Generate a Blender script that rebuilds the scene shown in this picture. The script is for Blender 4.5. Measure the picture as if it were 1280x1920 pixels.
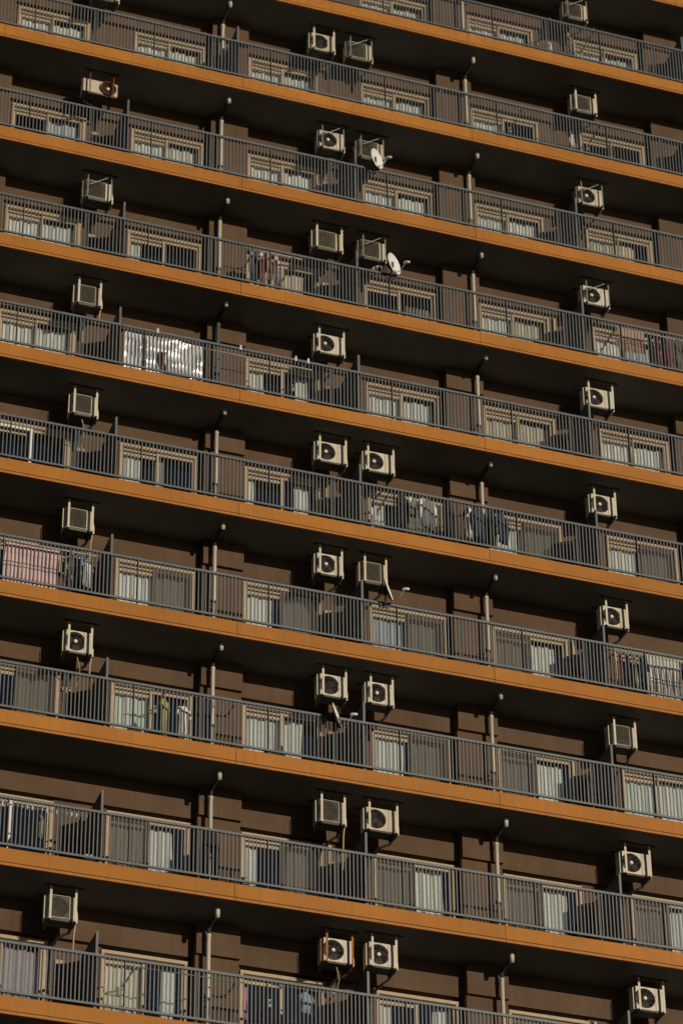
import bpy, math, random
from mathutils import Vector, Matrix

# ------------------------------------------------------------------ clearing
for o in list(bpy.data.objects): bpy.data.objects.remove(o)
scn = bpy.context.scene
col = scn.collection
rnd = random.Random(7)

# ------------------------------------------------------------------ camera
YAW, PITCH, ROLL = 0.3359338, 0.6127078, -0.0111397
CAM = Vector((-15.7508, -51.2833, -49.0293))
FPX = 6209.57                      # focal length in pixels of a 1280 px wide picture
fw = Vector((math.sin(YAW)*math.cos(PITCH), math.cos(YAW)*math.cos(PITCH), math.sin(PITCH)))
rt = Vector((math.cos(YAW), -math.sin(YAW), 0))
up = rt.cross(fw)
r2 = rt*math.cos(ROLL)+up*math.sin(ROLL)
u2 = -rt*math.sin(ROLL)+up*math.cos(ROLL)
cd = bpy.data.cameras.new('camera'); cam = bpy.data.objects.new('camera', cd); col.objects.link(cam)
M = Matrix((( r2.x, u2.x, -fw.x, CAM.x), (r2.y, u2.y, -fw.y, CAM.y), (r2.z, u2.z, -fw.z, CAM.z), (0, 0, 0, 1)))
cam.matrix_world = M
cd.sensor_fit = 'HORIZONTAL'; cd.sensor_width = 24.0; cd.lens = FPX/1280*24.0
cd.clip_start = 0.5; cd.clip_end = 6000
cd.dof.use_dof = True; cd.dof.focus_distance = 64.0; cd.dof.aperture_fstop = 0.8
scn.camera = cam

# ------------------------------------------------------------------ sky, sun, exposure
SUN_AZ, SUN_EL = 24.0, 9.6         # degrees to the right of the facade's normal; above the horizon
w = bpy.data.worlds.new('World'); scn.world = w; w.use_nodes = True
nt = w.node_tree; bg = nt.nodes['Background']
sky = nt.nodes.new('ShaderNodeTexSky'); sky.sky_type = 'NISHITA'; sky.sun_disc = False
sky.sun_elevation = math.radians(SUN_EL); sky.sun_rotation = math.radians(180-SUN_AZ); sky.air_density = 0.45; sky.dust_density = 0.2
nt.links.new(sky.outputs[0], bg.inputs[0]); bg.inputs[1].default_value = 0.05
sd = bpy.data.lights.new('sun', 'SUN'); sun = bpy.data.objects.new('sun', sd); col.objects.link(sun)
sd.energy = 5.0; sd.angle = math.radians(0.5); sd.color = (1.0, 0.86, 0.67)
a, e = math.radians(SUN_AZ), math.radians(SUN_EL)
to_sun = Vector((math.sin(a)*math.cos(e), -math.cos(a)*math.cos(e), math.sin(e)))
sun.rotation_euler = to_sun.to_track_quat('Z', 'Y').to_euler()
sun.location = (20, -40, 20)
vs = scn.view_settings
vs.view_transform = 'Standard'; vs.look = 'None'; vs.exposure = -0.80; vs.gamma = 1.0; vs.use_curve_mapping = False

# ------------------------------------------------------------------ materials
MATS = {}
def mat(name, base, rough=0.7, var=0.12, scale=6.0, bump=0.0, bscale=60.0, metal=0.0, spec=0.3, streak=0.0, stretch=(1, 1, 1), trans=0.0, each=0.0):
    m = bpy.data.materials.new(name); m.use_nodes = True
    n = m.node_tree.nodes; l = m.node_tree.links
    b = n['Principled BSDF']
    b.inputs['Roughness'].default_value = rough; b.inputs['Metallic'].default_value = metal
    b.inputs['Specular IOR Level'].default_value = spec
    tc = n.new('ShaderNodeTexCoord'); geo = n.new('ShaderNodeNewGeometry')
    mp = n.new('ShaderNodeMapping'); mp.inputs['Scale'].default_value = stretch
    l.new(geo.outputs['Position'], mp.inputs[0])
    nz = n.new('ShaderNodeTexNoise'); nz.inputs['Scale'].default_value = scale; nz.inputs['Detail'].default_value = 5
    l.new(mp.outputs[0], nz.inputs['Vector'])
    rp = n.new('ShaderNodeMapRange'); rp.inputs[1].default_value = 0.3; rp.inputs[2].default_value = 0.7
    rp.inputs[3].default_value = 1-var; rp.inputs[4].default_value = 1+var
    l.new(nz.outputs['Fac'], rp.inputs[0])
    mul = n.new('ShaderNodeVectorMath'); mul.operation = 'SCALE'
    mul.inputs[0].default_value = base
    fac = rp.outputs[0]
    if streak > 0:
        m2 = n.new('ShaderNodeMapping'); m2.inputs['Scale'].default_value = (9, 9, 0.35); l.new(geo.outputs['Position'], m2.inputs[0])
        n2 = n.new('ShaderNodeTexNoise'); n2.inputs['Scale'].default_value = 1.0; n2.inputs['Detail'].default_value = 6
        l.new(m2.outputs[0], n2.inputs['Vector'])
        r3 = n.new('ShaderNodeMapRange'); r3.inputs[1].default_value = 0.5; r3.inputs[2].default_value = 0.75
        r3.inputs[3].default_value = 1.0; r3.inputs[4].default_value = 1-streak; l.new(n2.outputs['Fac'], r3.inputs[0])
        mm = n.new('ShaderNodeMath'); mm.operation = 'MULTIPLY'; l.new(fac, mm.inputs[0]); l.new(r3.outputs[0], mm.inputs[1]); fac = mm.outputs[0]
    if each > 0:                                   # paint and age differ from piece to piece
        oi = n.new('ShaderNodeObjectInfo'); r4 = n.new('ShaderNodeMapRange'); r4.inputs[3].default_value = 1-each; r4.inputs[4].default_value = 1+each
        l.new(oi.outputs['Random'], r4.inputs[0])
        m4 = n.new('ShaderNodeMath'); m4.operation = 'MULTIPLY'; l.new(fac, m4.inputs[0]); l.new(r4.outputs[0], m4.inputs[1]); fac = m4.outputs[0]
    l.new(fac, mul.inputs['Scale']); l.new(mul.outputs[0], b.inputs['Base Color'])
    if bump > 0:
        n3 = n.new('ShaderNodeTexNoise'); n3.inputs['Scale'].default_value = bscale; n3.inputs['Detail'].default_value = 3
        l.new(mp.outputs[0], n3.inputs['Vector'])
        bp = n.new('ShaderNodeBump'); bp.inputs['Strength'].default_value = bump; bp.inputs['Distance'].default_value = 0.01
        l.new(n3.outputs['Fac'], bp.inputs['Height']); l.new(bp.outputs[0], b.inputs['Normal'])
    if trans > 0:
        tr = n.new('ShaderNodeBsdfTranslucent'); l.new(mul.outputs[0], tr.inputs[0])
        mx = n.new('ShaderNodeMixShader'); mx.inputs[0].default_value = trans
        l.new(b.outputs[0], mx.inputs[1]); l.new(tr.outputs[0], mx.inputs[2])
        l.new(mx.outputs[0], n['Material Output'].inputs['Surface'])
    MATS[name] = m
    return m
mat('orange_paint', (0.395, 0.155, 0.020), 0.65, 0.12, 0.9, 0.25, 90, streak=0.15, each=0.06)
mat('orange_edge', (0.40, 0.165, 0.032), 0.65, 0.12, 3.0, 0.2, 90, streak=0.2)
mat('soffit_paint', (0.16, 0.152, 0.135), 0.85, 0.15, 1.2, 0.2, 40)
mat('floor_sheet', (0.16, 0.15, 0.13), 0.8, 0.15, 3.0)
mat('brown_wall', (0.112, 0.069, 0.041), 0.85, 0.14, 1.4, 0.5, 70, streak=0.16)
mat('rail_metal', (0.108, 0.125, 0.136), 0.45, 0.12, 8.0, spec=0.5, each=0.12)
mat('rail_dark', (0.045, 0.055, 0.060), 0.5, 0.12, 8.0)
mat('panel_grey', (0.065, 0.07, 0.075), 0.7, 0.12, 5.0)
mat('beige_frame', (0.41, 0.315, 0.205), 0.5, 0.10, 9.0, spec=0.4)
mat('white_frame', (0.74, 0.74, 0.74), 0.45, 0.05, 9.0)
mat('screen_frame', (0.11, 0.07, 0.05), 0.6, 0.1, 9.0)
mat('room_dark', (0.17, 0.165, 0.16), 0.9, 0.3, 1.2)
mat('pipe_white', (0.56, 0.53, 0.45), 0.5, 0.08, 6.0, streak=0.2)
mat('pipe_grey', (0.10, 0.12, 0.135), 0.55, 0.1, 6.0)
mat('pipe_shaded', (0.035, 0.032, 0.027), 0.7, 0.1, 6.0)  # elbow colour: pipe darkened to carry the shade under the soffit
mat('ac_white', (0.61, 0.565, 0.47), 0.5, 0.07, 7.0, streak=0.15, each=0.08)
mat('ac_cream', (0.54, 0.485, 0.38), 0.5, 0.08, 7.0, streak=0.18, each=0.10)
mat('ac_dark', (0.035, 0.032, 0.028), 0.6, 0.15, 12.0)
mat('ac_grille', (0.165, 0.15, 0.12), 0.6, 0.15, 12.0)
mat('fan_blade', (0.030, 0.027, 0.023), 0.5, 0.1, 12.0)
mat('ac_guard', (0.055, 0.05, 0.042), 0.5, 0.1, 12.0)
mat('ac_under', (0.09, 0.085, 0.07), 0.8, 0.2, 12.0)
mat('hub_white', (0.80, 0.78, 0.72), 0.4, 0.03, 12.0)
mat('galvanised', (0.21, 0.215, 0.205), 0.5, 0.15, 20.0, metal=0.2)
mat('bar_cream', (0.60, 0.55, 0.44), 0.5, 0.1, 14.0)
mat('rust', (0.34, 0.150, 0.045), 0.85, 0.35, 22.0, 0.4, 80)
mat('rust_dark', (0.15, 0.055, 0.025), 0.85, 0.35, 22.0, 0.4, 80)
mat('insulation', (0.030, 0.028, 0.026), 0.8, 0.2, 20.0)
mat('hose_beige', (0.46, 0.37, 0.25), 0.6, 0.1, 20.0)
mat('dish_white', (0.80, 0.80, 0.78), 0.4, 0.04, 8.0)
mat('dish_back', (0.06, 0.065, 0.08), 0.6, 0.1, 8.0)
mat('asphalt', (0.05, 0.05, 0.05), 0.9, 0.2, 0.5, 0.3, 30)
def cloth(name, c, tr=0.10, var=0.06): return mat(name, c, 0.9, var, 10.0, spec=0.1, trans=tr, each=0.08)
cloth('curtain_white', (0.82, 0.84, 0.82)); cloth('curtain_cream', (0.74, 0.68, 0.56)); cloth('curtain_sage', (0.72, 0.80, 0.73))
cloth('curtain_grey', (0.68, 0.64, 0.53)); cloth('curtain_blue', (0.54, 0.59, 0.68)); cloth('curtain_mauve', (0.50, 0.46, 0.50))
cloth('cloth_black', (0.022, 0.022, 0.026), 0.0); cloth('cloth_navy', (0.035, 0.045, 0.075), 0.0); cloth('cloth_grey', (0.20, 0.20, 0.20))
cloth('cloth_white', (0.76, 0.75, 0.72)); cloth('cloth_red', (0.36, 0.07, 0.075), 0.1); cloth('cloth_wine', (0.16, 0.03, 0.045), 0.0)
cloth('cloth_yellow', (0.36, 0.32, 0.15)); cloth('cloth_pink', (0.44, 0.22, 0.30)); cloth('cloth_skyblue', (0.26, 0.33, 0.42))
cloth('reflection_brown', (0.13, 0.065, 0.05), 0.0); cloth('cloth_tan', (0.50, 0.29, 0.175)); cloth('cloth_brown', (0.12, 0.075, 0.05), 0.0); cloth('cloth_khaki', (0.30, 0.29, 0.19))
mat('plastic_blue', (0.03, 0.10, 0.42), 0.4, 0.05); mat('plastic_red', (0.55, 0.03, 0.04), 0.4, 0.05)
mat('plastic_peg', (0.62, 0.64, 0.64), 0.4, 0.1); mat('leaf_green', (0.06, 0.10, 0.03), 0.7, 0.3, 20.0)

def striped(name, stops, axis=2, period=0.3, rough=0.9):
    """cloth woven in bands: stops = [(position, colour)...] over one period along an axis (object space)."""
    m = bpy.data.materials.new(name); m.use_nodes = True
    n = m.node_tree.nodes; l = m.node_tree.links; b = n['Principled BSDF']; b.inputs['Roughness'].default_value = rough
    b.inputs['Specular IOR Level'].default_value = 0.1
    tc = n.new('ShaderNodeTexCoord'); sp = n.new('ShaderNodeSeparateXYZ'); l.new(tc.outputs['Object'], sp.inputs[0])
    dv = n.new('ShaderNodeMath'); dv.operation = 'DIVIDE'; dv.inputs[1].default_value = period; l.new(sp.outputs[axis], dv.inputs[0])
    fr = n.new('ShaderNodeMath'); fr.operation = 'FRACT'; l.new(dv.outputs[0], fr.inputs[0])
    cr = n.new('ShaderNodeValToRGB'); cr.color_ramp.interpolation = 'CONSTANT'
    el = cr.color_ramp.elements
    while len(el) > 1: el.remove(el[0])
    el[0].position = stops[0][0]; el[0].color = (*stops[0][1], 1)
    for p, c in stops[1:]:
        x = el.new(p); x.color = (*c, 1)
    l.new(fr.outputs[0], cr.inputs[0]); l.new(cr.outputs[0], b.inputs['Base Color'])
    MATS[name] = m
    return m
PK, PD, MV = (0.66, 0.46, 0.45), (0.54, 0.36, 0.37), (0.24, 0.16, 0.19)
striped('futon_pink', [(0, PK), (0.25, PD), (0.28, PK), (0.50, MV), (0.535, PK), (0.585, MV), (0.62, PK), (0.80, PD), (0.83, PK)], 2, 1.0)
striped('sheet_white', [(0, (0.52, 0.50, 0.48)), (0.55, (0.20, 0.20, 0.24)), (0.59, (0.76, 0.74, 0.70)), (0.63, (0.20, 0.20, 0.24)), (0.67, (0.80, 0.77, 0.71))], 2, 1.0)
striped('towel_tan', [(0, (0.31, 0.19, 0.13)), (0.30, (0.13, 0.08, 0.07)), (0.36, (0.34, 0.22, 0.15)), (0.42, (0.13, 0.08, 0.07)), (0.47, (0.40, 0.27, 0.185))], 2, 0.62)
striped('cloth_stripe', [(0, (0.02, 0.02, 0.022)), (0.6, (0.30, 0.30, 0.29))], 0, 0.075)

def glass_mat():
    m = bpy.data.materials.new('window_glass'); m.use_nodes = True
    n = m.node_tree.nodes; l = m.node_tree.links; n.remove(n['Principled BSDF'])
    t = n.new('ShaderNodeBsdfTransparent'); t.inputs[0].default_value = (0.95, 0.965, 0.96, 1)
    g = n.new('ShaderNodeBsdfGlossy'); g.inputs['Roughness'].default_value = 0.03; g.inputs[0].default_value = (0.95, 0.97, 1, 1)
    lw = n.new('ShaderNodeLayerWeight'); lw.inputs[0].default_value = 0.5        # Schlick reflectance, the same from both sides of the thin pane
    pw = n.new('ShaderNodeMath'); pw.operation = 'POWER'; pw.inputs[1].default_value = 5.0; l.new(lw.outputs['Facing'], pw.inputs[0])
    f = n.new('ShaderNodeMath'); f.operation = 'MULTIPLY_ADD'; f.inputs[1].default_value = 0.95; f.inputs[2].default_value = 0.085; l.new(pw.outputs[0], f.inputs[0])
    x = n.new('ShaderNodeMixShader'); l.new(f.outputs[0], x.inputs[0]); l.new(t.outputs[0], x.inputs[1]); l.new(g.outputs[0], x.inputs[2])
    l.new(x.outputs[0], n['Material Output'].inputs['Surface']); MATS['window_glass'] = m
glass_mat()
def mesh_mat():
    m = bpy.data.materials.new('insect_mesh'); m.use_nodes = True
    n = m.node_tree.nodes; l = m.node_tree.links; b = n['Principled BSDF']
    b.inputs['Base Color'].default_value = (0.075, 0.062, 0.05, 1); b.inputs['Roughness'].default_value = 0.9
    t = n.new('ShaderNodeBsdfTransparent'); x = n.new('ShaderNodeMixShader'); x.inputs[0].default_value = 0.30
    l.new(t.outputs[0], x.inputs[1]); l.new(b.outputs[0], x.inputs[2]); l.new(x.outputs[0], n['Material Output'].inputs['Surface'])
    MATS['insect_mesh'] = m
mesh_mat()
def foil_mat():
    m = mat('silver_foil', (0.95, 0.96, 0.98), 0.30, 0.05, 5.0, metal=0.42, spec=0.6)
foil_mat()

# ------------------------------------------------------------------ mesh helpers
class MB:
    def __init__(s): s.v = []; s.f = []; s.smooth = False
    def box(s, x0, x1, y0, y1, z0, z1):
        b = len(s.v)
        s.v += [(x, y, z) for z in (z0, z1) for y in (y0, y1) for x in (x0, x1)]
        s.f += [tuple(b+i for i in q) for q in ((0, 2, 3, 1), (4, 5, 7, 6), (0, 1, 5, 4), (2, 6, 7, 3), (0, 4, 6, 2), (1, 3, 7, 5))]
        return s
    def quad(s, a, b, c, d):
        i = len(s.v); s.v += [a, b, c, d]; s.f.append((i, i+1, i+2, i+3)); return s
    def tube(s, pts, r, n=8, cap=True):
        pts = [Vector(p) for p in pts]; rs = r if isinstance(r, (list, tuple)) else [r]*len(pts)
        b = len(s.v); prev = None
        for i, p in enumerate(pts):
            t = (pts[min(i+1, len(pts)-1)]-pts[max(i-1, 0)]).normalized()
            if prev is None: u = t.orthogonal().normalized()
            else: u = (prev-t*prev.dot(t)).normalized()
            prev = u; v = t.cross(u)
            for k in range(n):
                q = p+(u*math.cos(2*math.pi*k/n)+v*math.sin(2*math.pi*k/n))*rs[i]; s.v.append(tuple(q))
        for i in range(len(pts)-1):
            for k in range(n):
                s.f.append((b+i*n+k, b+i*n+(k+1) % n, b+(i+1)*n+(k+1) % n, b+(i+1)*n+k))
        if cap:
            s.f.append(tuple(b+k for k in range(n))[::-1]); e0 = b+(len(pts)-1)*n; s.f.append(tuple(e0+k for k in range(n)))
        return s
    def lathe(s, prof, c, axis, n=20):
        """profile of (radius, height along axis) turned about the axis through c."""
        ax = Vector(axis).normalized(); u = ax.orthogonal().normalized(); v = ax.cross(u); c = Vector(c); b = len(s.v)
        for r, h in prof:
            for k in range(n):
                s.v.append(tuple(c+ax*h+(u*math.cos(2*math.pi*k/n)+v*math.sin(2*math.pi*k/n))*r))
        for i in range(len(prof)-1):
            for k in range(n):
                s.f.append((b+i*n+k, b+i*n+(k+1) % n, b+(i+1)*n+(k+1) % n, b+(i+1)*n+k))
        return s
    def grid(s, nu, nv, fn):
        b = len(s.v)
        for j in range(nv+1):
            for i in range(nu+1): s.v.append(tuple(fn(i/nu, j/nv)))
        for j in range(nv):
            for i in range(nu):
                k = b+j*(nu+1)+i; s.f.append((k, k+1, k+nu+2, k+nu+1))
        return s
    def mesh(s, name, m, smooth=False):
        me = bpy.data.meshes.new(name); me.from_pydata(s.v, [], s.f); me.materials.append(MATS[m]); me.update()
        if smooth: me.polygons.foreach_set('use_smooth', [True]*len(me.polygons))
        return me
def obj(name, me, loc=(0, 0, 0), parent=None):
    """link a mesh at a world position; children keep that position under an unrotated parent."""
    o = bpy.data.objects.new(name, me); col.objects.link(o)
    o['w'] = [float(x) for x in loc]
    if parent is not None:
        pw = parent['w']; o.parent = parent; o.location = (loc[0]-pw[0], loc[1]-pw[1], loc[2]-pw[2])
    else: o.location = loc
    return o
def thing(name, loc, label, cat, group=None):
    o = obj(name, None, loc); o.empty_display_size = 0.2
    return tag(o, label, cat, group)
def tag(o, label, cat, group=None):
    o['label'] = label; o['category'] = cat
    if group: o['group'] = group
    return o

# ------------------------------------------------------------------ the building's measures (metres)
H = 2.85; W = 5.3217; D = 1.20                     # storey height, bay width, depth of balcony to upper wall
DZ = {-1: 0.0318, 0: -0.0202, 1: -0.0336, 2: -0.0492, 3: -0.0014, 4: 0.0405, 5: 0.0468, 6: 0.0499, 7: 0.0047, 8: -0.0693}
def ZG(k): return -k*H+DZ.get(k, 0.0)              # height of the groove under the orange band of slab k (k counts downwards)
def ZF(k): return ZG(k)+0.29                       # top of the orange band
def ZC(k): return ZG(k-1)-0.045                    # ceiling over balcony k
GROUND = -50.7
XL, XR = -7.9, 13.2
ROWS = range(-2, 10); SHOWN = range(-1, 9)
ORD = {8: 'bottom balcony', 7: 'second balcony from bottom', 6: 'third balcony from bottom', 5: 'fourth balcony from bottom', 4: 'fifth balcony from bottom',
       3: 'sixth balcony from bottom', 2: 'seventh balcony from bottom', 1: 'eighth balcony from bottom', 0: 'ninth balcony from bottom', -1: 'topmost balcony'}
COLS = [n*W for n in range(-1, 3)]
WINC = sorted([-1.32+n*W for n in range(-1, 3)]+[1.335+n*W for n in range(-1, 3)])   # window centres
HW = 0.82                                          # half a window's width

# ------------------------------------------------------------------ ground
g = MB().quad((-900, -900, 0), (900, -900, 0), (900, 900, 0), (-900, 900, 0))
gr = obj('ground', g.mesh('ground', 'asphalt'), (0, 0, GROUND)); gr['kind'] = 'structure'

# ------------------------------------------------------------------ the building
B = thing('apartment_building', (2.6, 6.0, GROUND), 'brown high-rise apartment block with long orange edged balconies', 'building')
part = lambda n, me, loc=(0, 0, 0), par=B: obj(n, me, loc, par)

# core and plain storeys above and below the ones in view
part('rear_block', MB().box(XL, XR, 4.4, 14, GROUND, 4*H).mesh('rear_block', 'brown_wall'))
m = MB()
for k in range(10, 18):
    z = ZG(k); m.box(XL, XR, 0.02, 1.3, z-0.045, z+0.2)
part('lower_slabs', m.mesh('lower_slabs', 'soffit_paint'))
part('lower_wall', MB().box(XL, XR, 1.27, 4.4, GROUND, ZG(9)-0.05).mesh('lower_wall', 'brown_wall'))
m = MB()
for k in range(10, 18):
    z = ZG(k); m.box(XL, XR, 0.0, 0.02, z-0.06, z+0.29)
part('lower_fascia', m.mesh('lower_fascia', 'orange_paint'))

# slabs with their orange panels
JOINTS = [XL]+COLS+[XR]
panel_mesh = {}
def panel(x0, x1):
    key = round(x1-x0, 3)
    if key not in panel_mesh:
        L = x1-x0
        pm = MB().box(0.005, L-0.005, 0.0, 0.05, 0.012, 0.29).mesh('fascia_panel', 'orange_paint')
        lm = MB().box(0.004, L-0.004, -0.004, 0.05, -0.060, -0.006).mesh('drip_edge', 'orange_edge')
        panel_mesh[key] = (pm, lm)
    return panel_mesh[key]
for k in range(-3, 10):
    z = ZG(k)
    s = MB().box(XL, XR, 0.022, 1.26, z-0.045, z+0.2); s.box(XL, XR, 0.022, 0.13, z+0.2, z+0.283)
    sl = part('balcony_slab', s.mesh('balcony_slab', 'soffit_paint'), (0, 0, 0))
    for x0, x1 in zip(JOINTS[:-1], JOINTS[1:]):
        pm, lm = panel(x0, x1)
        obj('fascia_panel', pm, (x0, 0, z), sl); obj('drip_edge', lm, (x0, 0, z), sl)

# walls with window openings, room shells behind them, columns, windows
ZT, ZB, ZSTEP = 2.52, -0.09, 1.93                 # (relative to ZF) ceiling, floor, underside of the upper beam
YL = D+0.09                                        # face of the lower wall
def wall_mesh():
    m = MB()
    m.box(XL, XR, D, D+0.30, ZSTEP, ZT+0.08)        # upper wall
    xs = [XL]+[x for c in WINC for x in (c-HW, c+HW)]+[XR]
    for x0, x1 in zip(xs[0::2], xs[1::2]): m.box(x0, x1, YL, YL+0.22, ZB-0.02, ZSTEP-0.002)
    for c in WINC: m.box(c-HW, c+HW, YL+0.01, YL+0.22, ZB-0.02, -0.03)
    return m.mesh('wall', 'brown_wall')
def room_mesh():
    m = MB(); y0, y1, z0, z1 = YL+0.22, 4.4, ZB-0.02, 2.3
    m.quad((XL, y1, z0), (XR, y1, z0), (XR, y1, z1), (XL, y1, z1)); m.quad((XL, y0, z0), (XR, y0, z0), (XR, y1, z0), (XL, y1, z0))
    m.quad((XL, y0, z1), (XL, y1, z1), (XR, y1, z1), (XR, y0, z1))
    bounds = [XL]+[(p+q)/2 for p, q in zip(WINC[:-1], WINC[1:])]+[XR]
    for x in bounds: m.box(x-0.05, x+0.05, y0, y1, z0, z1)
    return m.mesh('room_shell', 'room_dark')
WM, RM = wall_mesh(), room_mesh()
CW = 0.42
c = MB(); c.box(-CW, CW, D-0.224, D+0.002, ZSTEP-0.005, ZT+0.08); c.box(-CW+0.001, CW-0.001, D-0.15, YL+0.002, ZB-0.02, ZSTEP-0.007)
c.box(-CW+0.03, CW-0.03, D-0.162, D-0.149, 0.12, 0.145); c.box(-CW+0.03, CW-0.03, D-0.165, D-0.149, 0.0, 0.025)
CM = c.mesh('column', 'brown_wall')
# window: outer frame, sashes, panes, insect screen
f = MB()
f.box(-HW, HW, YL-0.045, YL+0.06, 1.790, 1.856)                      # head
f.box(-HW, HW, YL+0.10, YL+0.14, 1.857, 1.945)                       # back of the shutter slot
f.box(-HW, -HW+0.055, YL-0.035, YL+0.12, -0.03, 1.789); f.box(HW-0.055, HW, YL-0.035, YL+0.12, -0.03, 1.789)
f.box(-HW, HW, YL-0.045, YL+0.12, -0.075, -0.031)                    # sill
FM = f.mesh('window', 'beige_frame')
def sash(x0, x1, y, top, low):
    m = MB(); m.box(x0, x0+0.045, y, y+0.03, 0.0, top); m.box(x1-0.045, x1, y, y+0.03, 0.0, top)
    m.box(x0+0.045, x1-0.045, y, y+0.03, 0.0, 0.075); m.box(x0+0.045, x1-0.045, y, y+0.03, low, top)
    return m
IN = HW-0.055
sl_ = sash(-IN, 0.03, YL+0.055, 1.705, 1.640)
sl_.box(-IN, 0.0, YL+0.035, YL+0.085, 1.735, 1.789)
SL = sl_.mesh('sash', 'beige_frame'); SR = sash(-0.03, IN, YL+0.01, 1.788, 1.725).mesh('sash', 'beige_frame')
def pane(x0, x1, y, z1): return MB().box(x0, x1, y, y+0.006, 0.07, z1).mesh('pane', 'window_glass')
PL, PR = pane(-IN+0.04, -0.01, YL+0.067, 1.65), pane(0.01, IN-0.04, YL+0.022, 1.73)
GAP_SHADE = MB().box(-IN, -0.03, YL+0.10, YL+0.115, 1.706, 1.80).mesh('gap_shade', 'ac_dark')  # dark strip standing in for the shade in the gap over the sash
def screen(x0, x1):
    m = MB()
    y = YL-0.018
    m.box(x0+0.02, x1-0.02, y+0.006, y+0.008, 0.03, 1.76)
    fr = MB(); fr.box(x0, x0+0.025, y, y+0.016, 0.0, 1.785); fr.box(x1-0.025, x1, y, y+0.016, 0.0, 1.785); fr.box(x0+0.025, x1-0.025, y, y+0.016, 1.755, 1.785); fr.box(x0+0.025, x1-0.025, y, y+0.016, 0.0, 0.035)
    return m.mesh('insect_screen', 'insect_mesh'), fr.mesh('screen_frame', 'screen_frame')
SCR = {'L': screen(-IN, 0.02), 'R': screen(-0.02, IN)}

# what hangs behind each pane: (left, right, side of the insect screen); c0..c5 from the left of the picture
WIN = {
 8: [('V', 'V', ''), ('C', 'W.50-.85', ''), ('-', '-', ''), ('W0-.35', 'W.5-1', ''), ('G', 'G', 'L'), ('W', 'W', '')],
 7: [('-', '-', ''), ('G', 'W0-.72', 'L'), ('W0-.36', 'G.2-.75', 'R'), ('G', 'W0-.85', 'L'), ('G', 'W0-.78', 'L'), ('C', 'W', 'L')],
 6: [('W0-.6', 'G', 'R'), ('S', '-', ''), ('W', 'W0-.62', ''), ('W0-.85', 'G', 'R'), ('G', 'W0-.85', 'L'), ('S', 'W', '')],
 5: [('-', '-', ''), ('W', 'G', 'R'), ('W0-.75', 'G', 'R'), ('B', 'G', 'R'), ('G', 'W0-.8', 'L'), ('-', 'W', '')],
 4: [('-', '-', ''), ('W0-.55', 'V0-.22', ''), ('W0-.22', 'W.40-.8', ''), ('W0-.42', 'G', 'R'), ('W', 'G', 'R'), ('W0-.85', 'G', 'R')],
 3: [('W', 'W', ''), ('-', '-', ''), ('W0-.5', 'W.42-.8', ''), ('W', 'W', ''), ('G', 'C', ''), ('W', 'W', '')],
 2: [('W', 'W', ''), ('W0-.35', '-', ''), ('G', 'C0-.7', ''), ('-', '-', ''), ('W', 'C', ''), ('W', 'B', '')],
 1: [('-', 'B', ''), ('W', 'W', ''), ('W', 'W', ''), ('W', 'W', ''), ('W', 'W', ''), ('G', 'C0-.6', '')],
 0: [('W', 'W', ''), ('W', 'W', ''), ('W', 'W', ''), ('W', 'W', ''), ('W', '-', ''), ('-', '-', '')],
 -1: [('W', 'W', ''), ('W', 'W', ''), ('W', 'W', ''), ('W', 'W', ''), ('W', 'W', ''), ('W', 'W', '')]}
CUR = {'W': ('curtain_white', 'white'), 'G': ('curtain_grey', 'dull grey'), 'C': ('curtain_cream', 'cream'), 'B': ('curtain_blue', 'bluish'),
       'V': ('curtain_mauve', 'mauve'), 'S': ('curtain_sage', 'pale green')}
POS = ['leftmost window', 'second window from left', 'third window from left', 'fourth window from left', 'fifth window from left', 'rightmost window']
def curtain_mesh(width, m, seed, full=True):
    r = random.Random(seed); n = max(10, int(width*46)); ph = [r.uniform(0, 6.28) for _ in range(4)]
    fr = r.uniform(5.5, 8.5); top = r.uniform(1.70, 1.76); flare = r.uniform(-0.03, 0.03) if full else r.uniform(-0.08, 0.02)
    def fn(u, v):
        x = u*width; z = 0.0+v*top
        fold = math.sin(x*fr*6.28/1.0+ph[0]+0.5*math.sin(v*3+ph[2]))*0.022+math.sin(x*fr*2.4+ph[1]+v*1.4)*0.018+0.008*math.sin(v*9+x*6+ph[3])
        return (x+flare*(1-v)*(1-v)*u+0.008*math.sin(v*7+ph[1]), fold*(0.75+0.4*(1-v)), z)
    return MB().grid(n, 8, fn).mesh('curtain', m, True)
SIDE_TXT = {0: 'left pane', 1: 'right pane'}
ncur = 0
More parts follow.
